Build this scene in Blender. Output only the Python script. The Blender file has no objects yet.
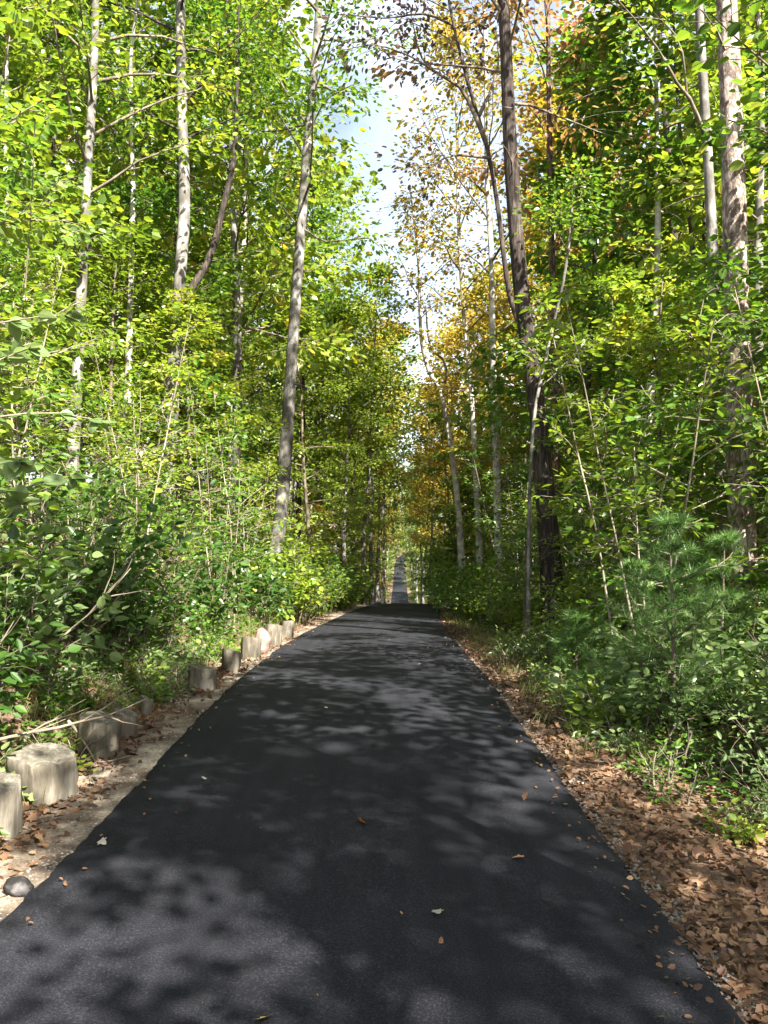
import bpy, math, random
import numpy as np
from math import radians, sin, cos, pi

sc = bpy.context.scene
COL = sc.collection
R = random.Random(11)

# ------------------------------------------------------------------ helpers
def smooth(t):
    t = np.clip(t, 0, 1)
    return t*t*(3-2*t)

def pchip(xs, ys):
    xs = np.array(xs, float); ys = np.array(ys, float)
    h = np.diff(xs); d = np.diff(ys)/h
    m = np.zeros(len(xs)); m[0] = d[0]; m[-1] = d[-1]
    for i in range(1, len(xs)-1):
        m[i] = 0 if d[i-1]*d[i] <= 0 else 2*d[i-1]*d[i]/(d[i-1]+d[i])
    def f(x):
        x = np.clip(np.asarray(x, float), xs[0], xs[-1])
        i = np.clip(np.searchsorted(xs, x)-1, 0, len(xs)-2)
        t = (x-xs[i])/h[i]
        return ((2*t**3-3*t**2+1)*ys[i]+(t**3-2*t**2+t)*h[i]*m[i]
                + (-2*t**3+3*t**2)*ys[i+1]+(t**3-t**2)*h[i]*m[i+1])
    return f

# the path: centre line and height (metres, camera stands over the origin)
path_x = pchip([-40, 3, 7, 11.5, 20, 34.6, 60, 130, 180, 245, 300, 340],
               [-.2, -.2, -.23, -.22, .02, .89, 1.35, 2.5, 3.5, 4.7, 14, 30])
path_z = pchip([-40, 0, 7, 11.5, 20, 34.6, 42, 60, 100, 120, 130, 180, 245, 300, 420],
               [0, 0, 0, -.13, -.63, -1.56, -2.42, -4.6, -9.0, -10.0, -10.25, -9.6, -8.3, -5, 4])
HALF = 1.36

def hnoise(x, y):
    return (np.sin(x*1.3+y*.7+1.1)*.5+np.sin(x*.53-y*1.1+.4)*.6+np.sin(x*2.9+y*2.3)*.22+np.sin(-x*3.7+y*1.9+2)*.18)

def ground(x, y):
    x = np.asarray(x, float); y = np.asarray(y, float)
    u = x-path_x(y)
    z = path_z(y)
    L = np.maximum(-u-1.95, 0)
    Rr = np.maximum(u-1.36, 0)
    left = 1.45*smooth(L/2.3)+.16*np.minimum(np.maximum(L-1, 0), 30)
    right = -.10*smooth(Rr/1.2)+.05*np.maximum(Rr-1.5, 0)+.35*smooth((Rr-1.2)/3)
    amp = np.clip(np.maximum(L, Rr-.1)*.5, 0, 1)
    far = np.clip((np.abs(u)-30)/60, 0, 1)
    return z-.035+np.where(u < 0, left, right)+hnoise(x, y)*.09*amp+far*far*14

def gz(x, y):
    return float(ground(x, y))

CAM_Z, F, HZ = 1.65, 819.0, 528.0
def spot(px, py, d):
    return np.array([(px-384)/F*d, d, CAM_Z-(py-HZ)/F*d])

# ------------------------------------------------------------------ mesh helpers
def mesh_from(name, V, faces, smooth_shade=True):
    """faces: list of int arrays (n, k)"""
    me = bpy.data.meshes.new(name)
    V = np.asarray(V, np.float32)
    me.vertices.add(len(V)); me.vertices.foreach_set('co', V.ravel())
    loops = np.concatenate([np.asarray(f, np.int32).ravel() for f in faces])
    tot = np.concatenate([np.full(len(f), np.asarray(f).shape[1], np.int32) for f in faces])
    start = np.concatenate([[0], np.cumsum(tot)[:-1]]).astype(np.int32)
    me.loops.add(len(loops)); me.loops.foreach_set('vertex_index', loops)
    me.polygons.add(len(tot))
    me.polygons.foreach_set('loop_start', start)
    me.polygons.foreach_set('loop_total', tot)
    me.polygons.foreach_set('use_smooth', np.full(len(tot), smooth_shade))
    me.update(calc_edges=True); me.validate()
    return me

class Tubes:
    def __init__(s): s.V = []; s.F = []; s.T = []; s.n = 0
    def add(s, pts, rad, n=6, cap=True, wob=0, rng=None):
        pts = np.asarray(pts, float); m = len(pts)
        tan = np.gradient(pts, axis=0); tan /= np.linalg.norm(tan, axis=1)[:, None]+1e-9
        ref = np.array([1., 0, 0]) if abs(tan[0][0]) < .8 else np.array([0, 1., 0])
        A = np.zeros((m, 3)); B = np.zeros((m, 3))
        a = ref-tan[0]*np.dot(ref, tan[0]); a /= np.linalg.norm(a)
        for i in range(m):
            a = a-tan[i]*np.dot(a, tan[i]); a /= np.linalg.norm(a)+1e-9
            A[i] = a; B[i] = np.cross(tan[i], a)
        th = np.arange(n)*2*pi/n
        rr = np.asarray(rad, float)[:, None]*np.ones((1, n))
        if wob and rng is not None:
            ph = rng.random(4)*6.28
            zz = np.linspace(0, 1, m)[:, None]*m*.35
            rr = rr*(1+wob*(np.sin(3*th[None]+ph[0]+zz*.6)*.5+np.sin(5*th[None]+ph[1]-zz)*.35+np.sin(2*th[None]+ph[2]+zz*1.7)*.4))
        P = pts[:, None]+rr[..., None]*(np.cos(th)[None, :, None]*A[:, None]+np.sin(th)[None, :, None]*B[:, None])
        s.V.append(P.reshape(-1, 3))
        i = np.arange(m-1)[:, None]*n; j = np.arange(n)[None]; k = (j+1) % n
        q = np.stack([i+j, i+k, i+n+k, i+n+j], -1).reshape(-1, 4)+s.n
        s.F.append(q)
        if cap:
            s.V.append(pts[-1:]+tan[-1:]*rad[-1]*.6)
            top = s.n+(m-1)*n; c = s.n+m*n
            s.T.append(np.stack([top+np.arange(n), top+(np.arange(n)+1) % n, np.full(n, c)], -1))
        s.n += m*n+(1 if cap else 0)
    def mesh(s, name, other=None):
        V = list(s.V); fs = [np.concatenate(s.F)]
        if s.T: fs.append(np.concatenate(s.T))
        n0 = sum(len(f) for f in fs)
        if other is not None and other.F:
            V += other.V; fs.append(np.concatenate(other.F)+s.n)
            if other.T: fs.append(np.concatenate(other.T)+s.n)
        me = mesh_from(name, np.concatenate(V), fs)
        me['split_at'] = n0
        return me

LEAF = {  # outline of half a leaf: (along, across, height)
    'oval': [(.28, .27, .05), (.70, .24, .05)],
    'broad': [(.12, .34, .05), (.62, .40, .07)],
    'fine': [(.10, .20, .03), (.30, .35, .06), (.60, .32, .07), (.85, .14, .04)],
    'slim': [(.12, .11, .02), (.35, .21, .05), (.65, .19, .05), (.87, .08, .02)],
    'long': [(.30, .15, .03), (.72, .15, .04)],
}
def leaves_mesh(name, P, D, S, rng, kind='oval', tilt=.45, up=1.0):
    N = len(P)
    D = D/(np.linalg.norm(D, axis=1)[:, None]+1e-9)
    nrm = rng.normal(0, tilt, (N, 3)); nrm[:, 2] += up
    side = np.cross(nrm, D); side /= np.linalg.norm(side, axis=1)[:, None]+1e-9
    nn = np.cross(D, side)
    h = LEAF[kind]
    curl = rng.uniform(-.25, .05, N)
    if kind == 'lobed': pass
    tmpl = [(0, 0, 0)]+[(a, b, c) for a, b, c in h]+[(1, 0, 0)]+[(a, -b, c) for a, b, c in reversed(h)]
    n = len(tmpl)
    V = np.zeros((N, n, 3))
    for i, (a, b, c) in enumerate(tmpl):
        cz = c+curl*a*a
        V[:, i] = P+S[:, None]*(D*a+side*b+nn*np.asarray(cz)[:, None])
    base = (np.arange(N)*n)[:, None]
    m = 1+len(h)
    f1 = base+np.arange(0, m+1)[None]
    f2 = base+np.array([0]+list(range(m, n)))[None]
    return mesh_from(name, V.reshape(-1, 3), [np.concatenate([f1, f2])], False)

def lobed_leaves_mesh(name, P, D, S, rng, tilt=.4, up=1.0):
    """maple-like leaves, two folded halves"""
    N = len(P)
    D = D/(np.linalg.norm(D, axis=1)[:, None]+1e-9)
    nrm = rng.normal(0, tilt, (N, 3)); nrm[:, 2] += up
    side = np.cross(nrm, D); side /= np.linalg.norm(side, axis=1)[:, None]+1e-9
    nn = np.cross(D, side)
    half = [(.0, .12, .0), (.05, .38, .06), (.28, .30, .03), (.50, .55, .09), (.56, .24, .03), (.78, .22, .02)]
    tmpl = [(0, 0, 0)]+half+[(1, 0, 0)]+[(a, -b, c) for a, b, c in reversed(half)]
    n = len(tmpl); curl = rng.uniform(-.3, .15, N)
    V = np.zeros((N, n, 3))
    for i, (a, b, c) in enumerate(tmpl):
        V[:, i] = P+S[:, None]*(D*a+side*b+nn*(c+curl*a*a)[:, None])
    base = (np.arange(N)*n)[:, None]
    m = 1+len(half)
    f1 = base+np.arange(0, m+1)[None]
    f2 = base+np.array([0]+list(range(m, n)))[None]
    return mesh_from(name, V.reshape(-1, 3), [np.concatenate([f1, f2])], False)

# ------------------------------------------------------------------ materials
def new_mat(name):
    m = bpy.data.materials.new(name); m.use_nodes = True
    nt = m.node_tree; nt.nodes.clear()
    out = nt.nodes.new('ShaderNodeOutputMaterial')
    return m, nt, out
def N(nt, typ, **kw):
    n = nt.nodes.new(typ)
    for k, v in kw.items(): setattr(n, k, v)
    return n
def ramp(nt, stops, interp='LINEAR'):
    r = N(nt, 'ShaderNodeValToRGB'); r.color_ramp.interpolation = interp
    e = r.color_ramp.elements
    while len(e) < len(stops): e.new(.5)
    for i, (p, c) in enumerate(stops):
        e[i].position = p; e[i].color = (*c, 1) if len(c) == 3 else c
    return r

def leaf_mat(name, stops, trans=.42, gain=1.75, rough=.38):
    m, nt, out = new_mat(name); L = nt.links
    geo = N(nt, 'ShaderNodeNewGeometry'); oi = N(nt, 'ShaderNodeObjectInfo')
    tc = N(nt, 'ShaderNodeTexCoord')
    ns = N(nt, 'ShaderNodeTexNoise'); ns.inputs['Scale'].default_value = .9; ns.inputs['Detail'].default_value = 2
    L.new(tc.outputs['Object'], ns.inputs['Vector'])
    a = N(nt, 'ShaderNodeMath', operation='MULTIPLY'); a.inputs[1].default_value = .55
    L.new(geo.outputs['Random Per Island'], a.inputs[0])
    b = N(nt, 'ShaderNodeMath', operation='MULTIPLY_ADD'); b.inputs[1].default_value = 1.3; 
    L.new(ns.outputs['Fac'], b.inputs[0]); L.new(a.outputs[0], b.inputs[2])
    c = N(nt, 'ShaderNodeMath', operation='MULTIPLY_ADD'); c.inputs[1].default_value = .3
    L.new(oi.outputs['Random'], c.inputs[0]); L.new(b.outputs[0], c.inputs[2])
    d = N(nt, 'ShaderNodeMath', operation='ADD'); d.inputs[1].default_value = -.58
    L.new(c.outputs[0], d.inputs[0])
    r = ramp(nt, stops); L.new(d.outputs[0], r.inputs[0])
    hs = N(nt, 'ShaderNodeHueSaturation'); hs.inputs['Value'].default_value = gain; hs.inputs['Saturation'].default_value = 1.08
    hs.inputs['Hue'].default_value = .494
    L.new(r.outputs[0], hs.inputs['Color'])
    p = N(nt, 'ShaderNodeBsdfPrincipled'); p.inputs['Roughness'].default_value = rough
    p.inputs['Specular IOR Level'].default_value = .45
    t = N(nt, 'ShaderNodeBsdfTranslucent'); mx = N(nt, 'ShaderNodeMixShader'); mx.inputs[0].default_value = trans
    L.new(r.outputs[0], p.inputs['Base Color']); L.new(hs.outputs[0], t.inputs['Color'])
    L.new(p.outputs[0], mx.inputs[1]); L.new(t.outputs[0], mx.inputs[2]); L.new(mx.outputs[0], out.inputs[0])
    return m

def bark_mat(name, dark, mid, light, sx=9, sz=1.6, bump=.6, patch=.5, plates=0):
    m, nt, out = new_mat(name); L = nt.links
    tc = N(nt, 'ShaderNodeTexCoord'); mp = N(nt, 'ShaderNodeMapping'); mp.inputs['Scale'].default_value = (sx, sx, sz)
    L.new(tc.outputs['Object'], mp.inputs[0])
    n1 = N(nt, 'ShaderNodeTexNoise'); n1.inputs['Scale'].default_value = 1.6; n1.inputs['Detail'].default_value = 6; n1.inputs['Roughness'].default_value = .65
    L.new(mp.outputs[0], n1.inputs['Vector'])
    n2 = N(nt, 'ShaderNodeTexNoise'); n2.inputs['Scale'].default_value = 2.4; n2.inputs['Detail'].default_value = 3
    L.new(tc.outputs['Object'], n2.inputs['Vector'])
    mxf = N(nt, 'ShaderNodeMix'); mxf.data_type = 'FLOAT'; mxf.inputs[0].default_value = patch
    L.new(n1.outputs['Fac'], mxf.inputs[2]); L.new(n2.outputs['Fac'], mxf.inputs[3])
    src = mxf.outputs[0]
    if plates:
        vo = N(nt, 'ShaderNodeTexVoronoi', feature='DISTANCE_TO_EDGE'); vo.inputs['Scale'].default_value = 1.0
        mp2 = N(nt, 'ShaderNodeMapping'); mp2.inputs['Scale'].default_value = (plates, plates, plates*.42)
        nd = N(nt, 'ShaderNodeMix'); nd.data_type = 'VECTOR'; nd.inputs[0].default_value = .22
        L.new(tc.outputs['Object'], nd.inputs[4]); L.new(n1.outputs['Color'], nd.inputs[5])
        L.new(nd.outputs[1], mp2.inputs[0]); L.new(mp2.outputs[0], vo.inputs['Vector'])
        cr = ramp(nt, [(0, (0, 0, 0)), (.26, (1, 1, 1))]); L.new(vo.outputs['Distance'], cr.inputs[0])
        mu = N(nt, 'ShaderNodeMath', operation='MULTIPLY_ADD'); mu.inputs[1].default_value = .20
        ad = N(nt, 'ShaderNodeMath', operation='MULTIPLY'); ad.inputs[1].default_value = .85
        L.new(src, ad.inputs[0]); L.new(cr.outputs[0], mu.inputs[0]); L.new(ad.outputs[0], mu.inputs[2]); src = mu.outputs[0]
    r = ramp(nt, [(.32, dark), (.50, mid), (.66, light)]); L.new(src, r.inputs[0])
    p = N(nt, 'ShaderNodeBsdfPrincipled'); p.inputs['Roughness'].default_value = .9; p.inputs['Specular IOR Level'].default_value = .2
    L.new(r.outputs[0], p.inputs['Base Color'])
    bp = N(nt, 'ShaderNodeBump'); bp.inputs['Strength'].default_value = bump; bp.inputs['Distance'].default_value = .03
    L.new(src, bp.inputs['Height']); L.new(bp.outputs[0], p.inputs['Normal']); L.new(p.outputs[0], out.inputs[0])
    return m

MAT = {}
G = leaf_mat
MAT['green'] = G('green leaves', [(.0, (.035, .085, .013)), (.45, (.078, .155, .02)), (.8, (.135, .21, .03)), (1, (.24, .24, .04))])
MAT['deep'] = G('deep green leaves', [(.0, (.02, .05, .012)), (.5, (.045, .10, .018)), (.9, (.08, .14, .02)), (1, (.16, .17, .03))])
MAT['lime'] = G('yellow-green leaves', [(.0, (.07, .125, .018)), (.4, (.135, .20, .026)), (.8, (.21, .26, .033)), (1, (.32, .27, .04))])
MAT['gold'] = G('golden leaves', [(.0, (.11, .13, .02)), (.4, (.23, .21, .03)), (.75, (.33, .24, .04)), (1, (.34, .17, .04))])
MAT['orange'] = G('orange leaves', [(.0, (.15, .12, .04)), (.4, (.26, .16, .06)), (.8, (.32, .17, .07)), (1, (.26, .10, .05))])
MAT['plum'] = G('purplish leaves', [(.0, (.05, .045, .03)), (.5, (.10, .06, .06)), (.9, (.15, .09, .05)), (1, (.22, .15, .05))])
MAT['sage'] = G('pale green leaves', [(.0, (.07, .12, .04)), (.5, (.13, .19, .065)), (1, (.22, .27, .10))])
MAT['needle'] = G('pine needles', [(.0, (.055, .12, .028)), (.5, (.10, .19, .045)), (1, (.18, .26, .08))], trans=.3)
MAT['litter'] = G('dead leaves', [(.0, (.035, .018, .010)), (.35, (.095, .05, .026)), (.65, (.18, .098, .05)), (.88, (.31, .19, .10)), (1, (.42, .31, .18))], trans=.12, gain=1.2, rough=.6)
MAT['bark_pale'] = bark_mat('pale grey bark', (.025, .022, .019), (.125, .115, .10), (.38, .355, .32), sx=7, sz=2.2, patch=.6)  # dark patches: lichen mottling plus dappled shade put into the bark colour
MAT['bark_white'] = bark_mat('whitish bark', (.06, .052, .044), (.33, .305, .265), (.64, .61, .55), sx=5, sz=3, patch=.6)
MAT['bark_dark'] = bark_mat('dark furrowed bark', (.010, .008, .007), (.038, .029, .024), (.12, .095, .078), sx=14, sz=2, bump=1, patch=.25)
MAT['bark_red'] = bark_mat('reddish pine bark', (.02, .013, .010), (.075, .045, .033), (.20, .13, .10), sx=10, sz=3, bump=.9, patch=.3, plates=9)
MAT['bark_pine'] = bark_mat('plated pine bark', (.03, .022, .017), (.19, .145, .12), (.48, .40, .345), sx=10, sz=3.5, bump=1, patch=.6, plates=13)
MAT['bark_twig'] = bark_mat('twig bark', (.04, .03, .022), (.12, .095, .07), (.25, .21, .16), sx=12, sz=4, bump=.3)
MAT['bark_stem'] = bark_mat('pale stem bark', (.08, .065, .048), (.18, .15, .11), (.31, .27, .21), sx=12, sz=3, bump=.3)

def floor_mat():
    m, nt, out = new_mat('forest floor'); L = nt.links
    tc = N(nt, 'ShaderNodeTexCoord')
    v = N(nt, 'ShaderNodeTexVoronoi'); v.inputs['Scale'].default_value = 16
    n0 = N(nt, 'ShaderNodeTexNoise'); n0.inputs['Scale'].default_value = 9; n0.inputs['Detail'].default_value = 5
    mixv = N(nt, 'ShaderNodeMix'); mixv.data_type = 'VECTOR'; mixv.inputs[0].default_value = .12
    L.new(tc.outputs['Object'], n0.inputs['Vector']); L.new(tc.outputs['Object'], mixv.inputs[4]); L.new(n0.outputs['Color'], mixv.inputs[5])
    L.new(mixv.outputs[1], v.inputs['Vector'])
    sep = N(nt, 'ShaderNodeSeparateColor'); L.new(v.outputs['Color'], sep.inputs[0])
    r = ramp(nt, [(0, (.035, .022, .014)), (.4, (.085, .052, .03)), (.75, (.15, .095, .055)), (1, (.24, .165, .10))])
    ad = N(nt, 'ShaderNodeMath', operation='MULTIPLY_ADD'); ad.inputs[1].default_value = .6
    m2 = N(nt, 'ShaderNodeMath', operation='MULTIPLY'); m2.inputs[1].default_value = .45
    L.new(n0.outputs['Fac'], m2.inputs[0]); L.new(sep.outputs[0], ad.inputs[0]); L.new(m2.outputs[0], ad.inputs[2])
    L.new(ad.outputs[0], r.inputs[0])
    p = N(nt, 'ShaderNodeBsdfPrincipled'); p.inputs['Roughness'].default_value = .95
    L.new(r.outputs[0], p.inputs['Base Color'])
    bp = N(nt, 'ShaderNodeBump'); bp.inputs['Strength'].default_value = .8; bp.inputs['Distance'].default_value = .04
    L.new(ad.outputs[0], bp.inputs['Height']); L.new(bp.outputs[0], p.inputs['Normal']); L.new(p.outputs[0], out.inputs[0])
    return m
def sand_mat():
    m, nt, out = new_mat('sandy gravel'); L = nt.links
    tc = N(nt, 'ShaderNodeTexCoord')
    n0 = N(nt, 'ShaderNodeTexNoise'); n0.inputs['Scale'].default_value = 2.2; n0.inputs['Detail'].default_value = 7; n0.inputs['Roughness'].default_value = .65
    n1 = N(nt, 'ShaderNodeTexNoise'); n1.inputs['Scale'].default_value = 70; n1.inputs['Detail'].default_value = 3
    L.new(tc.outputs['Object'], n0.inputs['Vector']); L.new(tc.outputs['Object'], n1.inputs['Vector'])
    r = ramp(nt, [(.38, (.06, .04, .025)), (.52, (.16, .122, .085)), (.66, (.38, .325, .25))]); L.new(n0.outputs['Fac'], r.inputs[0])
    r2 = ramp(nt, [(.3, (.55, .55, .55)), (.65, (1.15, 1.15, 1.15))]); L.new(n1.outputs['Fac'], r2.inputs[0])
    mx = N(nt, 'ShaderNodeMix'); mx.data_type = 'RGBA'; mx.blend_type = 'MULTIPLY'; mx.inputs[0].default_value = 1
    L.new(r.outputs[0], mx.inputs[6]); L.new(r2.outputs[0], mx.inputs[7])
    p = N(nt, 'ShaderNodeBsdfPrincipled'); p.inputs['Roughness'].default_value = .95
    L.new(mx.outputs[2], p.inputs['Base Color'])
    bp = N(nt, 'ShaderNodeBump'); bp.inputs['Strength'].default_value = .6; bp.inputs['Distance'].default_value = .01
    L.new(n1.outputs['Fac'], bp.inputs['Height']); L.new(bp.outputs[0], p.inputs['Normal']); L.new(p.outputs[0], out.inputs[0])
    return m
def asphalt_mat():
    m, nt, out = new_mat('fresh asphalt'); L = nt.links
    tc = N(nt, 'ShaderNodeTexCoord')
    n0 = N(nt, 'ShaderNodeTexNoise'); n0.inputs['Scale'].default_value = 120; n0.inputs['Detail'].default_value = 4; n0.inputs['Roughness'].default_value = .7
    n1 = N(nt, 'ShaderNodeTexNoise'); n1.inputs['Scale'].default_value = 1.1; n1.inputs['Detail'].default_value = 5
    mp = N(nt, 'ShaderNodeMapping'); mp.inputs['Scale'].default_value = (7, .5, 1)
    n2 = N(nt, 'ShaderNodeTexNoise'); n2.inputs['Scale'].default_value = 1.5; n2.inputs['Detail'].default_value = 4
    L.new(tc.outputs['Object'], mp.inputs[0]); L.new(mp.outputs[0], n2.inputs['Vector'])
    L.new(tc.outputs['Object'], n0.inputs['Vector']); L.new(tc.outputs['Object'], n1.inputs['Vector'])
    r = ramp(nt, [(.3, (.0055, .0058, .0082)), (.52, (.0125, .0131, .0168)), (.68, (.034, .034, .040)), (.76, (.14, .14, .14))]); L.new(n0.outputs['Fac'], r.inputs[0])
    ad = N(nt, 'ShaderNodeMath', operation='ADD'); L.new(n1.outputs['Fac'], ad.inputs[0]); L.new(n2.outputs['Fac'], ad.inputs[1])
    r2 = ramp(nt, [(.38, (.75, .75, .76)), (.62, (1.25, 1.24, 1.22))])
    hf = N(nt, 'ShaderNodeMath', operation='MULTIPLY'); hf.inputs[1].default_value = .5
    L.new(ad.outputs[0], hf.inputs[0]); L.new(hf.outputs[0], r2.inputs[0])
    mx = N(nt, 'ShaderNodeMix'); mx.data_type = 'RGBA'; mx.blend_type = 'MULTIPLY'; mx.inputs[0].default_value = 1
    L.new(r.outputs[0], mx.inputs[6]); L.new(r2.outputs[0], mx.inputs[7])
    p = N(nt, 'ShaderNodeBsdfPrincipled'); p.inputs['Roughness'].default_value = .8; p.inputs['Specular IOR Level'].default_value = .15
    L.new(mx.outputs[2], p.inputs['Base Color'])
    bp = N(nt, 'ShaderNodeBump'); bp.inputs['Strength'].default_value = .7; bp.inputs['Distance'].default_value = .006
    L.new(n0.outputs['Fac'], bp.inputs['Height']); L.new(bp.outputs[0], p.inputs['Normal']); L.new(p.outputs[0], out.inputs[0])
    return m
MAT['floor'] = floor_mat(); MAT['sand'] = sand_mat(); MAT['asphalt'] = asphalt_mat()
MAT['post'] = bark_mat('weathered sawn wood', (.022, .019, .014), (.115, .10, .075), (.31, .28, .225), sx=13, sz=2.2, bump=1, patch=.62)
MAT['post_top'] = bark_mat('weathered end grain', (.03, .026, .02), (.10, .09, .07), (.22, .20, .16), sx=18, sz=18, bump=.6, patch=.4)
MAT['stone'] = bark_mat('dark stone', (.008, .007, .007), (.02, .018, .018), (.14, .13, .125), sx=9, sz=9, bump=.8, patch=.5)
MAT['red_stone'] = bark_mat('reddish stone', (.12, .06, .045), (.25, .15, .12), (.36, .26, .22), sx=6, sz=6, bump=.8, patch=.5)
MAT['gravel'] = bark_mat('gravel', (.08, .07, .055), (.17, .15, .125), (.30, .275, .24), sx=12, sz=12, bump=.2)
MAT['bract'] = leaf_mat('pale dry leaf', [(0, (.34, .30, .22)), (1, (.55, .50, .42))], trans=.2, gain=1.1)

# ------------------------------------------------------------------ objects
def obj(name, me, mat, parent=None, loc=None, kind=None):
    o = bpy.data.objects.new(name, me); COL.objects.link(o)
    if me is not None:
        if not me.materials: me.materials.append(mat)
        elif mat is not None and me.materials[0] is not mat:
            o.material_slots[0].link = 'OBJECT'; o.material_slots[0].material = mat
    if parent is not None: o.parent = parent
    if loc is not None: o.location = loc
    if kind: o['kind'] = kind
    return o
def thing(name, label, cat, loc=(0, 0, 0), group=None):
    o = bpy.data.objects.new(name, None); COL.objects.link(o)
    o.empty_display_size = .2; o.location = loc
    o['label'] = label; o['category'] = cat
    if group: o['group'] = group
    return o
def copy_tree(src, loc, rz, s, mats=None):
    c = src.copy(); COL.objects.link(c)
    c.location = loc; c.rotation_euler = (0, 0, rz); c.scale = (s, s, s)
    for ch in src.children:
        d = ch.copy(); COL.objects.link(d); d.parent = c
        if mats and ch.name.split('.')[0] in mats:
            d.material_slots[0].link = 'OBJECT'; d.material_slots[0].material = mats[ch.name.split('.')[0]]
    return c

# ------------------------------------------------------------------ the setting
ys = np.concatenate([np.arange(-36, 2, 2), np.arange(2, 24, .22), np.arange(24, 60, 1), np.arange(60, 421, 6)])
us = np.concatenate([-np.geomspace(170, 7, 26), np.arange(-6.8, -1.3, .16), np.linspace(-1.2, 1.2, 6), np.arange(1.3, 6.8, .16), np.geomspace(7, 170, 26)])
YY, UU = np.meshgrid(ys, us, indexing='ij')
XX = UU+path_x(YY)
ZZ = ground(XX, YY)
ZZ = np.where(np.abs(UU) < 1.25, ZZ-.06, ZZ)
V = np.stack([XX, YY, ZZ], -1).reshape(-1, 3)
nr, ncol = YY.shape
i = np.arange(nr-1)[:, None]*ncol; j = np.arange(ncol-1)[None]
Fq = np.stack([i+j, i+j+1, i+ncol+j+1, i+ncol+j], -1).reshape(-1, 4)
obj('forest_floor', mesh_from('forest_floor', V, [Fq]), MAT['floor'], kind='structure')

rng = np.random.default_rng(5)
def strip(name, offs, y0, y1, dy, mat, lift, rough=0, seed=0):
    """offs: list of (u, dz); a strip along the path"""
    rg = np.random.default_rng(seed)
    yy = np.concatenate([np.arange(y0, min(y1, 40), dy), np.arange(40, y1, 4)]) if y1 > 40 else np.arange(y0, y1, dy)
    cx = path_x(yy); cz = path_z(yy)
    rows = []
    for k, (u, dz) in enumerate(offs):
        w = 0
        if rough:
            w = rough*(np.sin(yy*2.1+k*.2)*.4+np.sin(yy*5.3+1)*.3+np.sin(yy*.8)*.6+rg.normal(0, .5, len(yy)))*(1 if u > 0 else -1)
            if abs(u) < HALF-.3: w = 0
        rows.append(np.stack([cx+u+w, yy, cz+dz+lift], -1))
    V = np.stack(rows, 1); n = len(offs)
    i = np.arange(len(yy)-1)[:, None]*n; j = np.arange(n-1)[None]
    Fq = np.stack([i+j, i+j+1, i+n+j+1, i+n+j], -1).reshape(-1, 4)
    return obj(name, mesh_from(name, V.reshape(-1, 3), [Fq]), mat, kind='structure')
strip('asphalt_path', [(-HALF-.05, -.05), (-HALF-.02, -.012), (-HALF+.06, 0), (-.7, .012), (0, .018), (.7, .012), (HALF-.06, 0), (HALF+.02, -.012), (HALF+.05, -.05)],
      -30, 330, .05, MAT['asphalt'], .012, rough=.016, seed=3)
strip('gravel_shoulder', [(-2.12, -.05), (-1.9, -.016), (-1.6, -.020), (-1.25, -.024)], -20, 36, .1, MAT['sand'], 0, rough=.05, seed=8)

# ------------------------------------------------------------------ trees
def limb(rng, S, d, L, n, droop=0.0, jit=.12):
    pts = [np.array(S, float)]; d = np.array(d, float); st = L/n
    for k in range(n):
        d = d+rng.normal(0, jit, 3); d[2] += droop; d /= np.linalg.norm(d)
        pts.append(pts[-1]+d*st)
    return np.array(pts)

def resample(path, step):
    path = np.asarray(path, float)
    seg = np.linalg.norm(np.diff(path, axis=0), axis=1); s = np.concatenate([[0], np.cumsum(seg)])
    n = max(3, int(s[-1]/step)+1); t = np.linspace(0, s[-1], n)
    out = np.stack([pchip(s, path[:, k])(t) for k in range(3)], -1)
    return out, t/s[-1], s[-1]

def twigs(rng, bt, br, r, leaves, per, size, spread, sec=7, tip_r=.005, flat=1.0, seclen=.42, n=4):
    """secondary twigs and leaves on a limb polyline bt"""
    L = np.linalg.norm(np.diff(bt, axis=0), axis=1).sum()
    m = len(bt)
    for q in range(sec):
        t = .25+.75*(q+rng.random())/sec
        f = t*(m-1); k = min(int(f), m-2); p = bt[k]+(bt[k+1]-bt[k])*(f-k)
        d = bt[k+1]-bt[k]; d /= np.linalg.norm(d)+1e-9
        s = np.cross(d, [0, 0, 1]); s /= np.linalg.norm(s)+1e-9
        sg = 1 if q % 2 else -1
        dd = d*.7+s*sg*(.5+rng.random()*.5)+np.array([0, 0, rng.normal(.05, .25*flat)])
        l = L*seclen*(1.15-t*.7)*(.6+.7*rng.random())
        tw = limb(rng, p, dd/np.linalg.norm(dd), l, 3, -.03, .15)
        br.add(tw, np.linspace(max(r*(1-t)*.5, tip_r*1.3), tip_r*.5, 4), n, cap=False)
        cnt = max(2, int(per*(.6+.8*rng.random())))
        tt = rng.uniform(.15, 1.05, cnt)*3
        kk = np.clip(tt.astype(int), 0, 2)
        P = tw[kk]+(tw[kk+1]-tw[kk])*(tt-kk)[:, None]
        off = rng.normal(0, 1, (cnt, 3))*spread*np.array([1, 1, .55*flat])
        Dv = off*1.0+(dd/np.linalg.norm(dd))*spread*1.0; Dv[:, 2] -= spread*.5
        leaves[0].append(P+off); leaves[1].append(Dv); leaves[2].append(size*rng.uniform(.6, 1.25, cnt))

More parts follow.
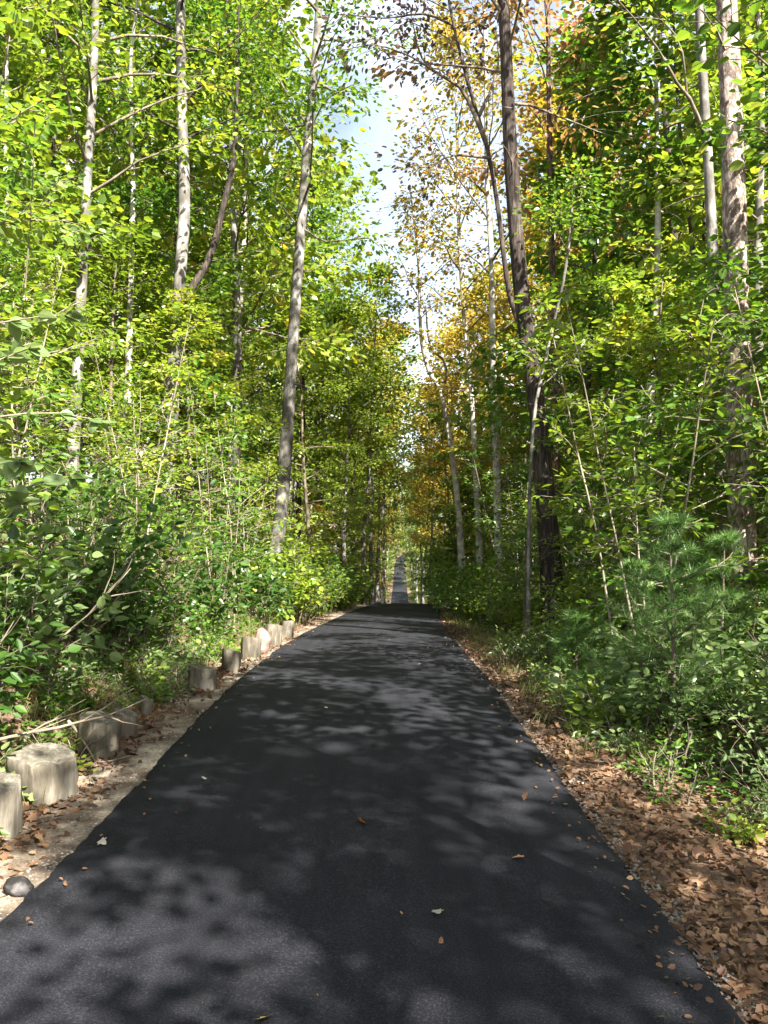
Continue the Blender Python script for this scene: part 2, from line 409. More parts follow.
def make_tree(seed, path, r0, r1, cb, nb, Lmax, per, size, kind='oval', elev=25, droop=-.02, spread=.16, sec=7, prof='low',
              sides=8, step=.4, dead=0, tilt=.45, limbs=(), skip=.1, wob=.05, seclen=.42, flat=1.0, tiplen=True, bside=4):
    rng = np.random.default_rng(seed)
    P, T, H = resample(path, step)
    tr = Tubes(); br = Tubes(); lv = ([], [], [])
    rad = r0+(r1-r0)*T**.85
    rad = rad*(1+.35*np.exp(-T*H/.35))
    tr.add(P, rad, sides, wob=wob, rng=rng)
    def at(t):
        f = t*(len(P)-1); k = min(int(f), len(P)-2); return P[k]+(P[k+1]-P[k])*(f-k), r0+(r1-r0)*t**.85
    az = rng.random()*6.28
    for b in range(nb):
        t = cb+(1-cb)*(b+rng.random()*.8)/nb; t = min(t, .985)
        az += 2.4+rng.normal(0, .4)
        if rng.random() < skip: continue
        u = (t-cb)/(1-cb)
        f = (1-u**1.5)*.8+.2 if prof == 'low' else (sin(pi*(u*.78+.2))**.8)
        L = Lmax*f*(.7+.55*rng.random())
        S, rt = at(t)
        e = radians(elev+25*u+rng.normal(0, 9))
        bt = limb(rng, S, (cos(az)*cos(e), sin(az)*cos(e), sin(e)), L, 5, droop, .10)
        rb = min(rt*.5, .010+L*.008)
        br.add(bt, np.linspace(rb, .006, 6), bside+1, cap=False)
        twigs(rng, bt, br, rb, lv, per, size, spread, sec, flat=flat, seclen=seclen, n=bside-1)
    for b in range(dead):
        t = cb*(.25+.75*rng.random()); S, rt = at(t); a = rng.random()*6.28; L = rng.uniform(.5, 1.8)
        bt = limb(rng, S, (cos(a), sin(a), rng.uniform(-.1, .35)), L, 4, -.05, .15)
        br.add(bt, np.linspace(.018, .004, 5), 4, cap=False)
        for q in range(2):
            k = rng.integers(1, 4)
            b2 = limb(rng, bt[k], rng.normal(0, 1, 3)*[1, 1, .4], L*.4, 3, -.03, .2)
            br.add(b2, np.linspace(.008, .002, 4), 3, cap=False)
    for lp, lr, ls in limbs:   # given limbs: polyline, radius, twig count
        lp2, lt, ll = resample(lp, step*.8)
        br.add(lp2, np.linspace(lr, .008 if ls else lr*.4, len(lp2)), 7, cap=True)
        if ls: twigs(rng, lp2[len(lp2)//4:], br, lr*.5, lv, per, size, spread*1.2, ls, flat=flat, seclen=min(.42, 1.1/ll))
    tm = tr.mesh('trunk', br)
    cm = None
    if lv[0]:
        A, B, C = (np.concatenate(x) for x in lv)
        cm = (lobed_leaves_mesh if kind == 'lobed' else leaves_mesh)(*(['crown', A, B, C, rng]+([] if kind == 'lobed' else [kind])), tilt=tilt)
    return tm, cm

def tree_thing(name, label, cat, loc, meshes, bark, leaf, group=None, twigbark=None, crown='crown', trunk='trunk'):
    t = thing(name, label, cat, loc, group)
    tm, cm = meshes
    if not tm.materials:
        tm.materials.append(bark); tm.materials.append(twigbark or bark)
        mi = np.ones(len(tm.polygons), np.int32); mi[:tm['split_at']] = 0
        tm.polygons.foreach_set('material_index', mi); del tm['split_at']
    obj(trunk, tm, bark, t)
    if cm: obj(crown, cm, leaf, t)
    return t

def hero(name, label, cat, pix, d, w0, w1, bark, leaf, H=21, cb=.5, seed=1, limbs=(), group=None, twigbark=None, **kw):
    """a full tree standing d metres off; pix lists points its trunk passes"""
    P = [spot(px, py, d) for px, py in pix]
    x0 = P[0][0]+(P[0][0]-P[1][0])*.2
    zb = gz(x0, d)-.08
    if P[0][2] > zb+.25:
        dirv = (P[0]-P[1]); f = (P[0][2]-zb)/max(P[1][2]-P[0][2], .3)
        foot = P[0]+dirv*min(f, 1.2)*.6; foot[2] = zb; P = [foot]+P
    else: P[0][2] = zb
    base = P[0].copy()
    dirv = P[-1]-P[-2]; dirv /= np.linalg.norm(dirv)
    dirv = dirv*.5+np.array([0, 0, .5]); dirv /= np.linalg.norm(dirv)
    rem = H-(P[-1][2]-zb)
    if rem > .8:
        r2 = random.Random(seed)
        P.append(P[-1]+dirv*rem*.5+np.array([r2.uniform(-.3, .3), r2.uniform(-.5, .5), 0])); P.append(P[-1]+dirv*rem*.5)
    P = [p-base for p in P]
    lm = [([spot(px, py, d+dd)-base for px, py, dd in pl], r, s) for pl, r, s in limbs]
    ms = make_tree(seed, P, w0/2, max(w1/2*.35, .02), cb, limbs=lm, **kw)
    return tree_thing(name, label, cat, tuple(base), ms, MAT[bark], MAT[leaf], group, MAT[twigbark or 'bark_twig'])

CAN = dict(nb=28, Lmax=3.8, per=24, size=.16, kind='oval', elev=30, sec=8, prof='round', spread=.24, sides=14, step=.35, tilt=.55, dead=4)
def can(**k):
    d = dict(CAN); d.update(k); return d
hero('deciduous_tree', 'slim pale grey tree at the far left, its trunk fading into yellow-green leaves', 'tree',
     [(72, 480), (77, 350), (84, 200), (92, 0)], 17, .28, .2, 'bark_pale', 'lime', H=19, seed=21, **can(cb=.36))
hero('deciduous_tree', 'thin pale brownish tree between the far left trunk and the forked dark tree', 'tree',
     [(126, 440), (129, 300), (131, 200), (128, 60)], 20, .22, .16, 'bark_white', 'green', H=15, seed=22, **can(cb=.5, nb=16, Lmax=2.6))
hero('deciduous_tree', 'forked tree on the left bank, one limb leaning right from its fork', 'tree',
     [(170, 430), (176, 310), (183, 200), (180, 100), (178, 0)], 19, .38, .3, 'bark_pale', 'green', H=22, seed=23,
     limbs=[([(179, 310, 0), (192, 285, 0), (206, 262, .1), (222, 205, .2), (234, 140, .3), (237, 0, .4), (240, -60, .5)], .10, 9)], twigbark='bark_dark', **can(cb=.42))
hero('deciduous_tree', 'slender pale tree just left of the leaning grey trunk, half hidden by leaves', 'tree',
     [(232, 440), (238, 330), (243, 240), (247, 120)], 28, .28, .22, 'bark_white', 'lime', H=19, seed=24, **can(cb=.5))
hero('deciduous_tree', 'tall mottled grey trunk leaning right at the left edge of the path', 'tree',
     [(268, 600), (280, 520), (290, 380), (298, 260), (306, 150), (318, 0)], 22, .41, .30, 'bark_pale', 'green', H=24, seed=25,
     limbs=[([(300, 225, 0), (330, 240, -.4), (365, 236, -.8), (385, 250, -1)], .03, 5), ([(303, 140, 0), (330, 92, -.5), (352, 80, -1)], .03, 5),
            ([(308, 120, 0), (270, 128, .6), (235, 118, 1)], .03, 5)], **can(cb=.4, dead=9))
hero('deciduous_tree', 'thin whitish tree directly behind the leaning grey trunk', 'tree',
     [(294, 520), (298, 400), (301, 320), (304, 200)], 35, .28, .2, 'bark_white', 'green', H=17, seed=26, **can(cb=.5))
hero('deciduous_tree', 'crooked pale tree right of the path, its bent top reaching into the sky gap', 'tree',
     [(463, 600), (459, 520), (451, 447), (441, 392), (428, 368), (421, 335), (419, 270), (411, 190)], 29, .28, .17, 'bark_white', 'gold', H=15, seed=28,
     limbs=[([(441, 392, 0), (447, 374, 0), (443, 358, .1), (434, 352, .2), (428, 333, .2), (426, 305, .3)], .06, 0)],
     **can(cb=.66, nb=14, per=14, size=.14, Lmax=2.0, dead=5, step=.3))
hero('deciduous_tree', 'pale slim trunk curving left, between the snag and the white trunk', 'tree',
     [(481, 600), (476, 480), (472, 400), (464, 310), (459, 220)], 28, .25, .18, 'bark_white', 'gold', H=20, seed=29, **can(cb=.38, per=22, Lmax=3.2))
hero('deciduous_tree', 'straight white trunk left of the big dark tree, under golden leaves', 'tree',
     [(499, 590), (496, 440), (493, 350), (492, 260), (488, 180)], 25, .28, .22, 'bark_white', 'gold', H=21, seed=30, **can(cb=.36, per=22, Lmax=3.4))
hero('deciduous_tree', 'big dark furrowed tree leaning left over the right verge', 'tree',
     [(555, 610), (546, 500), (536, 400), (521, 280), (512, 150), (505, 0)], 15, .40, .30, 'bark_dark', 'orange', H=20, seed=31, **can(cb=.5, per=14, dead=3, wob=.09))
hero('deciduous_tree', 'thin dark curving tree twined beside the big dark trunk, forking to the left', 'tree',
     [(543, 560), (535, 440), (528, 350), (510, 292), (498, 200), (487, 140), (478, 110)], 15.6, .18, .10, 'bark_dark', 'plum', H=13.5, seed=32,
     limbs=[([(434, 66, -.3), (412, 52, -.7), (380, 40, -1.1), (345, 44, -1.4)], .02, 8), ([(455, 20, 0), (425, 8, -.6), (385, 12, -1), (340, 8, -1.4)], .025, 8),
            ([(487, 140, 0), (476, 112, -.1), (460, 82, -.2), (434, 66, -.3), (420, 48, -.4), (411, 5, -.5)], .05, 9),
            ([(492, 155, 0), (452, 152, -.5), (425, 165, -.8), (408, 160, -1)], .03, 6),
            ([(480, 112, 0), (492, 85, .2), (500, 55, .4), (497, 20, .5)], .04, 6)], **can(cb=.8, nb=8, Lmax=1.5, per=15, size=.11))
hero('pine_tree', 'slim straight reddish pine trunk right of the big dark tree', 'tree',
     [(557, 560), (555, 350), (552, 200), (550, 0)], 20, .23, .18, 'bark_red', 'orange', H=21, seed=33, **can(cb=.42, per=16, Lmax=2.6))
hero('deciduous_tree', 'thin dark trunk leaning left between the yellow-green crown and the plated pine', 'tree',
     [(714, 560), (704, 380), (694, 240), (683, 130), (678, 40)], 17, .16, .12, 'bark_dark', 'green', H=14, seed=34, **can(cb=.6, nb=12, Lmax=2))
hero('deciduous_tree', 'smooth pale trunk standing just behind the plated pine', 'tree',
     [(726, 600), (720, 400), (715, 250), (709, 120), (703, 0)], 13, .24, .19, 'bark_pale', 'lime', H=17, seed=35,
     limbs=[([(707, 130, 0), (692, 93, -.3), (679, 77, -.4), (665, 50, -.5), (645, 22, -.7), (622, -5, -.9)], .035, 7),
            ([(690, 90, -.3), (684, 40, -.5), (660, 12, -.6), (630, 12, -.7)], .02, 5)], **can(cb=.62, size=.11, per=9))
hero('pine_tree', 'thick plated pine trunk at the right edge of the photo', 'tree',
     [(743, 640), (741, 500), (740, 400), (737, 200), (731, 0)], 10, .36, .32, 'bark_pine', 'green', H=20, seed=36, **can(cb=.65, per=9, step=.2, sides=20, wob=.04))
hero('sapling', 'pale twin stem leaning against the foot of the big dark tree', 'sapling',
     [(528, 620), (529, 520), (534, 420), (548, 350)], 14, .075, .05, 'bark_pale', 'green', H=8, seed=37, **can(cb=.5, nb=10, Lmax=1.3, size=.1, dead=0))

HEROES = [(84, 17, 'the slim far left trunk'), (128, 20, 'the thin brownish trunk'), (178, 19, 'the forked tree'), (292, 22, 'the leaning grey trunk'),
          (472, 28, 'the pale curving trunk'), (495, 25, 'the straight white trunk'), (530, 15, 'the big dark tree'), (553, 20, 'the reddish pine'),
          (700, 17, 'the thin dark right trunk'), (740, 10, 'the plated pine')]

# ---- prototypes (each is placed as a tree of its own first)
def upath(seed, H, lean=.06):
    r = np.random.default_rng(seed); n = 6
    p = np.zeros((n, 3)); p[:, 2] = np.linspace(0, H, n)
    d = r.normal(0, lean, 2)
    p[:, 0] = d[0]*p[:, 2]+np.cumsum(r.normal(0, .035*H/n, n)); p[:, 1] = d[1]*p[:, 2]+np.cumsum(r.normal(0, .035*H/n, n))
    p -= p[0]; return p
def make_shrub(seed, H, ns, per, size, kind):
    rng = np.random.default_rng(seed); tr = Tubes(); br = Tubes(); lv = ([], [], [])
    for s in range(ns):
        a = rng.random()*6.28; e = rng.uniform(.15, .75)
        st = limb(rng, (rng.normal(0, .08), rng.normal(0, .08), -.03), (cos(a)*e, sin(a)*e, 1), H*rng.uniform(.6, 1.1), 5, -.03, .12)
        tr.add(st, np.linspace(.012, .004, 6), 5, cap=False)
        twigs(rng, st, br, .007, lv, per, size, size*.9, 6, tip_r=.003, seclen=.5, n=3)
    A, B, C = (np.concatenate(x) for x in lv)
    return tr.mesh('stems', br), leaves_mesh('foliage', A, B, C, rng, kind, tilt=.5)
PROTO = {}
def proto(key, name, meshes, bark, leaf, twigbark, height, radius, cat, **kw):
    PROTO.setdefault(key, []).append(dict(name=name, meshes=meshes, bark=bark, leaf=leaf, twig=twigbark, H=height, rad=radius, cat=cat, root=None, kw=kw))
for k in range(5):
    H = [7.5, 9.5, 11, 8.5, 6.5][k]
    proto('maple', 'understory_tree', make_tree(100+k, upath(100+k, H), .05+.004*H, .012, .14, 26, 1.9+.08*H, 26, .115, 'broad', elev=8, sec=8, prof='low', spread=.15, step=.5, tilt=.42, skip=.12, flat=.8),
          'bark_twig', 'green', 'bark_twig', H, 1.9+.08*H, 'tree')
for k in range(4):
    H = [13, 15, 17, 12][k]
    proto('mid', 'understory_tree', make_tree(130+k, upath(130+k, H, .04), .09+.003*H, .015, .22, 30, 2.7, 20, .17, 'broad', elev=16, sec=9, prof='low', spread=.26, step=.6, tilt=.5, skip=.12),
          'bark_pale', 'green', 'bark_twig', H, 2.7, 'tree')
for k in range(3):
    H = [8.5, 9.5, 10][k]
    proto('open', 'understory_tree', make_tree(120+k, upath(120+k, H, .05), .05+.004*H, .012, .5, 22, 2.0, 9, .125, 'fine', elev=12, sec=8, prof='round', spread=.16, step=.5, tilt=.42, skip=.15, flat=.8),
          'bark_twig', 'green', 'bark_twig', H, 2.0, 'tree')
for k in range(2):
    proto('dry', 'dry_shrub', make_shrub(245+k, 1.25, 8, 2, .06, 'slim'), 'bark_stem', 'litter', 'bark_stem', 1.2, .7, 'shrub')
for k in range(3):
    H = [14, 16, 15][k]
    proto('lane', 'understory_tree', make_tree(150+k, upath(150+k, H, .03), .09+.003*H, .015, .42, 26, 2.5, 20, .17, 'broad', elev=22, sec=9, prof='round', spread=.26, step=.6, tilt=.5, skip=.1),
          'bark_pale', 'green', 'bark_twig', H, 2.5, 'tree')
for k in range(4):
    H = [22, 25, 19, 23][k]
    proto('far', 'canopy_tree', make_tree(160+k, upath(160+k, H, .03), .2, .03, .3, 34, 4.2, 17, .25, 'broad', elev=22, sec=9, prof='round', spread=.36, step=1.0, tilt=.6, skip=.1, dead=3),
          'bark_pale', 'green', 'bark_twig', H, 4.2, 'tree')
for k in range(4):
    H = [2.6, 3.4, 4.4, 3.0][k]
    proto('sapling', 'sapling', make_tree(200+k, upath(200+k, H, .10), .016, .005, .35, 11, .75, 8, .10, ['fine', 'slim', 'fine', 'slim'][k], elev=15, sec=4, prof='low', spread=.09, step=.35, tilt=.4, sides=6, skip=.1, flat=.7, seclen=.5),
          'bark_stem', 'green', 'bark_stem', H, .8, 'sapling')
for k in range(4):
    proto('shrub', 'shrub', make_shrub(230+k, [1.1, 1.4, .8, 1.6][k], 8, 11, [.085, .12, .08, .105][k], ['slim', 'fine', 'fine', 'fine'][k]), 'bark_twig', 'green', 'bark_twig', 1.3, .8, 'shrub')
for k in range(2):
    proto('weed', 'leafy_weed', make_shrub(250+k, .45, 6, 6, [.07, .055][k], ['fine', 'slim'][k]), 'bark_stem', 'sage', 'bark_stem', .45, .35, 'weed')

PLACED = []
def place(key, k, x, y, leaf, s=1.0, rz=None, bark=None, sink=.06):
    p = PROTO[key][k % len(PROTO[key])]
    rz = R.random()*6.28 if rz is None else rz
    loc = (x, y, gz(x, y)-sink)
    sh = key in ('shrub', 'weed', 'dry')
    cn, tn = ('foliage', 'stems') if sh else ('crown', 'trunk')
    if p['root'] is None:
        o = tree_thing(p['name'], '-', p['cat'], loc, p['meshes'], MAT[bark or p['bark']], MAT[leaf], None, MAT[p['twig']], cn, tn)
        o.rotation_euler = (0, 0, rz); o.scale = (s, s, s); p['root'] = o
    else:
        m = {cn: MAT[leaf]}
        m[tn] = MAT[bark or p['bark']]
        o = copy_tree(p['root'], loc, rz, s, m)
    PLACED.append(dict(o=o, key=key, x=x, y=y, leaf=leaf, H=p['H']*s, rad=p['rad']*s))
    return o

def px_of(x, y): return 384+x/y*F
CLEAR = [(84, 17), (178, 19), (285, 22), (300, 22), (470, 28), (494, 25), (545, 15), (515, 15), (552, 20), (722, 13), (740, 10), (672, 6.6)]
def blocked(x, y, rad, f=.6):
    if y < 2: return False
    p = px_of(x, y); r = rad/y*F*f
    return any(d > y+.3 and abs(p-hp) < (max(r, rad/y*F*.75)+14 if hp in (740, 545, 672) and rad > .55 else r+8) for hp, d in CLEAR)
TAKEN = []
def free(x, y, gap):
    if any((x-a)**2+(y-b)**2 < (gap+g)**2*.25 for a, b, g in TAKEN): return False
    TAKEN.append((x, y, gap)); return True
def scatter(key, n, ybox, ubox, leafs, gap, srange=(.85, 1.15), check=True, power=1.0, barks=(None,), tries=60, wedge=1.12, f=.6, hollow=False):
    done = 0
    for _ in range(n*tries):
        if done >= n: break
        y = ybox[0]+(ybox[1]-ybox[0])*R.random()**power
        u = R.uniform(*ubox); x = u+float(path_x(y))
        k = R.randrange(8); p = PROTO[key][k % len(PROTO[key])]; s = R.uniform(*srange)
        if abs(x) > .47*y*wedge+p['rad']*s: continue
        if hollow and 5.4 < y < 8.8 and u > -2.8: continue
        if check and blocked(x, y, p['rad']*s, f): continue
        if not free(x, y, gap): continue
        place(key, k, x, y, R.choice(leafs), s, bark=R.choice(barks)); done += 1
    print(key, ybox, ubox, n, done)
    return done

# understory on both sides; the tall trees of the wood behind it first
for k, (y, u, leaf, sc_) in enumerate([(33, -2.3, 'lime', .85), (38, -1.9, 'lime', 1.0), (44, -1.75, 'gold', 1.1), (50, -1.8, 'lime', 1.2), (57, -1.8, 'lime', 1.25), (64, 2.1, 'gold', 1.2), (66, -1.8, 'sage', 1.3), (76, 2.0, 'lime', 1.25),
        (78, -1.9, 'lime', 1.3), (90, 2.1, 'gold', 1.3), (96, -2.0, 'gold', 1.3), (108, 2.2, 'sage', 1.3), (120, -2.2, 'lime', 1.3), (135, 2.4, 'lime', 1.3), (150, -2.4, 'gold', 1.3), (165, 2.5, 'lime', 1.3), (190, 2.6, 'sage', 1.3), (220, -2.8, 'lime', 1.3)]):
    TAKEN.append((u+float(path_x(y)), y, 1.5)); place('lane', k, u+float(path_x(y)), y, leaf, sc_, bark='bark_pale')
for k, (key, x, y, leaf, sc_) in enumerate([('far', 7.2, 31, 'orange', .95), ('mid', 5.2, 41, 'gold', 1.1), ('mid', 5.6, 27, 'gold', 1.0)]):
    TAKEN.append((x, y, 2)); place(key, k, x, y, leaf, sc_, bark='bark_pale')
scatter('far', 8, (40, 115), (-5.2, -3.4), ['lime', 'gold', 'green'], 5, (.7, .95), check=False, f=0)
scatter('far', 8, (40, 115), (3.4, 5.2), ['green', 'gold', 'lime'], 5, (.7, .95), check=False, f=0)
scatter('far', 20, (24, 52), (-26, -4.2), ['lime', 'sage', 'green', 'lime', 'lime'], 4.2, check=False, barks=('bark_pale', 'bark_dark', 'bark_white'))
scatter('far', 15, (24, 52), (9, 30), ['lime', 'green', 'lime', 'gold', 'lime', 'gold'], 4.2, check=False, barks=('bark_pale', 'bark_dark', 'bark_white'))
scatter('far', 22, (50, 100), (-50, -5), ['lime', 'sage', 'lime', 'gold'], 5, (.9, 1.3), check=False, barks=('bark_pale', 'bark_dark', 'bark_white'))
scatter('far', 22, (50, 100), (5, 50), ['lime', 'sage', 'gold', 'lime'], 5, (.9, 1.3), check=False, barks=('bark_pale', 'bark_dark', 'bark_white'))
scatter('far', 16, (100, 250), (-40, -4.5), ['lime', 'green', 'gold'], 6, (.8, 1.2), check=False)
scatter('far', 16, (100, 250), (4.5, 40), ['lime', 'green', 'gold'], 6, (.8, 1.2), check=False)
scatter('far', 14, (275, 320), (-38, -6), ['lime', 'gold', 'green'], 5, (.8, 1.2), check=False)
scatter('mid', 18, (15, 40), (-18, -4.2), ['lime', 'sage', 'lime', 'green', 'lime'], 2.6, barks=('bark_pale', 'bark_white', 'bark_dark'))
scatter('mid', 11, (15, 27), (4.0, 14), ['lime', 'green', 'lime', 'lime'], 2.6, barks=('bark_pale', 'bark_white', 'bark_dark'))
scatter('maple', 16, (9, 24), (-11, -3.4), ['lime', 'lime', 'green', 'green', 'sage'], 1.5)
scatter('maple', 19, (8, 24), (3.0, 11), ['green', 'green', 'lime', 'lime'], 1.3, (.6, 1.05), f=.4)
scatter('maple', 18, (22, 42), (-14, -3.0), ['lime', 'green', 'lime', 'lime'], 1.7)
scatter('maple', 18, (22, 42), (2.8, 14), ['green', 'lime', 'gold', 'deep'], 1.7)
# low trees closing the lane beyond the crest
scatter('maple', 16, (40, 140), (-6.5, -3.3), ['lime', 'gold', 'green'], 1.6, check=False)
scatter('maple', 16, (38, 140), (3.3, 6.5), ['green', 'lime', 'green'], 1.6, check=False)
scatter('maple', 9, (32, 62), (-4.2, -2.7), ['lime', 'gold', 'lime'], 1.2, (.4, .75), check=False)
scatter('maple', 7, (36, 62), (2.6, 4.0), ['lime', 'green', 'lime'], 1.2, (.4, .7), check=False)
scatter('lane', 9, (110, 250), (2.6, 6), ['lime', 'green', 'gold'], 2, (1.1, 1.4), check=False)
scatter('maple', 14, (120, 250), (-4.2, -2.4), ['lime', 'green', 'sage'], 1.2, (.5, .9), check=False)
scatter('maple', 14, (120, 250), (2.2, 4.2), ['lime', 'green', 'sage'], 1.2, (.5, .9), check=False)
# saplings and shrubs
scatter('sapling', 38, (6, 20), (-6.5, -2.5), ['lime', 'green', 'green'], .5, power=1.3)
scatter('sapling', 60, (6, 20), (2.6, 7), ['green', 'lime', 'lime', 'green'], .4, power=1.3, f=.2)
scatter('dry', 6, (4.8, 16), (-4.2, -2.4), ['litter'], .5, (.6, 1.1), check=False)
scatter('shrub', 46, (4.6, 22), (-5.5, -2.3), ['green', 'lime', 'deep', 'deep', 'green'], .5, (.6, 1.05), power=1.4, f=.3, hollow=True)
scatter('shrub', 75, (4.6, 22), (2.45, 6.5), ['green', 'deep', 'lime', 'lime', 'sage'], .4, (.6, 1.15), power=1.5, f=.0)
scatter('shrub', 28, (18, 40), (-4.5, -1.9), ['lime', 'green', 'lime'], .6, (.8, 1.3), check=False)
scatter('shrub', 28, (18, 40), (1.75, 4.5), ['lime', 'green', 'green'], .6, (.8, 1.3), check=False)
scatter('weed', 44, (4, 12), (-3.4, -1.98), ['sage', 'green', 'lime'], .2, (.5, 1.1), check=False)
scatter('weed', 34, (4, 14), (2.0, 3.4), ['sage', 'green', 'lime'], .25, (.6, 1.2), check=False)
for k, (px, d, h) in enumerate([(40, 6.4, 1.1), (95, 7.2, 1.2), (150, 8.2, 1.15), (190, 9.4, 1.1), (110, 6.6, .9), (225, 10.6, 1.0)]):
    x = (px-384)/F*d-.75; place('shrub', k+1, x, d, ['green', 'sage', 'deep'][k % 3], h)
for k, (x, y) in enumerate([(3.6, 258), (5.2, 264), (2.2, 266), (4.4, 272), (7.0, 270)]): place('maple', k, x, y, ['lime', 'green'][k % 2], 1.0)
# trees out of frame beside and behind the camera: they throw the dappled shade
for k, (key, x, y, leaf, s) in enumerate([('open', 4.5, 7.0, 'green', 1), ('open', 4.0, 3.0, 'green', 1), ('open', 3.8, -.8, 'green', 1), ('open', 6.0, -3.3, 'green', 1.05), ('open', 2.9, -1.6, 'green', .9), ('open', 6.0, .8, 'green', 1.05), ('mid', 7.6, -7.0, 'green', 1), ('maple', -4.4, -2.0, 'lime', 1)]):
    place(key, k, x, y, leaf, s)

lean = [(0, 0, 0), (-.05, .2, 2), (-.4, .8, 4), (-1.0, 1.5, 5.8), (-1.7, 2.2, 7.8)]  # leaning tree added out of view, shaped to shade the left bank hollow
tree_thing('understory_tree', 'slender unseen tree leaning over the path, added to shade the left bank', 'tree', (2.3, 1.6, gz(2.3, 1.6)-.05),
           make_tree(555, lean, .07, .012, .6, 24, 1.7, 38, .115, 'broad', elev=10, sec=7, prof='round', spread=.15, step=.4, tilt=.4), MAT['bark_twig'], MAT['green'], None)
# ------------------------------------------------------------------ names that single each one out
COLN = dict(green='green', deep='dark green', lime='yellow-green', gold='golden', orange='orange', plum='purplish', sage='pale green')
KIND = dict(open='loose-crowned young tree', dry='dry brown shrub', lane='lane-side tree', maple='young leafy tree', mid='mid-height tree', far='tall background tree', sapling='thin stemmed sapling', shrub='leafy shrub', weed='low leafy weed')
GROUP = dict(open='loose-crowned young trees by the path', dry='dry shrubs on the left bank', lane='trees arching over the lane beyond the crest', maple='young trees of the understory', mid='mid-height trees of the wood', far='tall trees far back in the wood', sapling='saplings beside the path', shrub='shrubs beside the path', weed='weeds along the verges')
ORD = ['nearest', 'second nearest', 'third nearest', 'fourth nearest', 'fifth nearest', 'sixth nearest', 'seventh nearest', 'eighth nearest', 'ninth nearest', 'tenth nearest', 'eleventh nearest', 'twelfth nearest', 'thirteenth nearest', 'fourteenth nearest']
fam = {}
for q in PLACED:
    x, y = q['x'], q['y']
    if y < 3.5 or abs(px_of(x, y)-384) > 520:
        ph = 'overhanging from outside the '+('left' if x < 0 else 'right')+' edge'
    else:
        p = px_of(x, y)
        hp, hd, nm = min(HEROES, key=lambda h: abs(h[0]-p))
        if abs(p-384) < 55:
            ph = 'closing the lane beyond the crest on the '+('left' if x < path_x(y) else 'right')
        elif abs(hp-p) < 16: ph = ('in front of ' if y < hd else 'behind ')+nm
        else: ph = ('left of ' if p < hp else 'right of ')+nm+(', deeper in' if y > hd+6 else '')
    q['ph'] = f"{COLN[q['leaf']]+' ' if q['leaf'] in COLN else ''}{KIND[q['key']]} {ph}"
    fam.setdefault(q['ph'], []).append(q)
for ph, lst in fam.items():
    lst.sort(key=lambda q: q['y'])
    for n, q in enumerate(lst):
        q['o']['label'] = ph if len(lst) == 1 else f"{ORD[min(n, 13)]} {ph}"
        q['o']['group'] = GROUP[q['key']]
        q['o']['category'] = PROTO[q['key']][0]['cat']

# ------------------------------------------------------------------ young white pine
def make_pine(seed, H, nw, Lmax):
    rng = np.random.default_rng(seed); tr = Tubes(); br = Tubes()
    P = upath(seed, H, .04); tr.add(resample(P, .2)[0], np.linspace(.022, .006, len(resample(P, .2)[0])), 7)
    tips = []
    for w in range(nw):
        t = .12+.86*w/(nw-1); f = t*(len(P)-1); k = min(int(f), len(P)-2); S = P[k]+(P[k+1]-P[k])*(f-k)
        for b in range(5):
            a = b*1.2566+w*.6+rng.normal(0, .2); L = Lmax*(1.05-t)*rng.uniform(.75, 1.15)+.08
            bt = limb(rng, S, (cos(a), sin(a), rng.uniform(.1, .5)), L, 5, .03, .08)
            br.add(bt, np.linspace(.009, .003, 6), 4, cap=False)
            for q in range(2, 6): tips.append((bt[q], bt[q]-bt[q-1]))
            for q in range(4):
                kk = rng.integers(1, 5); d = bt[kk+1]-bt[kk]; d /= np.linalg.norm(d)
                s = np.cross(d, [0, 0, 1])*(1 if q % 2 else -1)
                b2 = limb(rng, bt[kk], d*.7+s*.7+[0, 0, .15], L*.35, 3, .03, .1)
                br.add(b2, np.linspace(.005, .002, 4), 3, cap=False)
                for z in (1, 2, 3): tips.append((b2[z], b2[z]-b2[z-1]))
    tips.append((P[-1], np.array([0, 0, 1.])))
    PP = []; DD = []
    for p, d in tips:
        d = d/np.linalg.norm(d); n = 18
        v = rng.normal(0, .75, (n, 3))+d*1.0
        PP.append(np.repeat(p[None], n, 0)-d*rng.uniform(0, .06, (n, 1))); DD.append(v)
    PP = np.concatenate(PP); DD = np.concatenate(DD); Nn = len(PP)
    DD /= np.linalg.norm(DD, axis=1)[:, None]
    S = rng.uniform(.08, .14, Nn)
    side = np.cross(DD, rng.normal(0, 1, (Nn, 3))); side /= np.linalg.norm(side, axis=1)[:, None]
    V = np.stack([PP-side*.0022, PP+side*.0022, PP+DD*S[:, None]+np.array([0, 0, -.012])], 1).reshape(-1, 3)
    cm = mesh_from('needles', V, [np.arange(Nn*3).reshape(-1, 3)], False)
    return tr.mesh('trunk', br), cm
x, y = (672-384)/F*6.7, 6.7
tree_thing('pine_sapling', 'bushy young pine with long soft needles at the right verge', 'pine sapling', (x, y, gz(x, y)-.04), make_pine(300, 1.85, 8, .85), MAT['bark_twig'], MAT['needle'], 'young pines', None, 'needles')
for k, (px, d, h, lab) in enumerate([(720, 8.2, 1.7, 'smaller young pine under the plated pine trunk'), (575, 9.0, .9, 'knee-high pine seedling under the big dark tree'), (630, 8.8, 1.5, 'young pine half hidden behind the bushy pine')]):
    x, y = (px-384)/F*d, d
    tree_thing('pine_sapling', lab, 'pine sapling', (x, y, gz(x, y)-.04), make_pine(310+k, h, 6, h*.42), MAT['bark_twig'], MAT['needle'], 'young pines', None, 'needles')

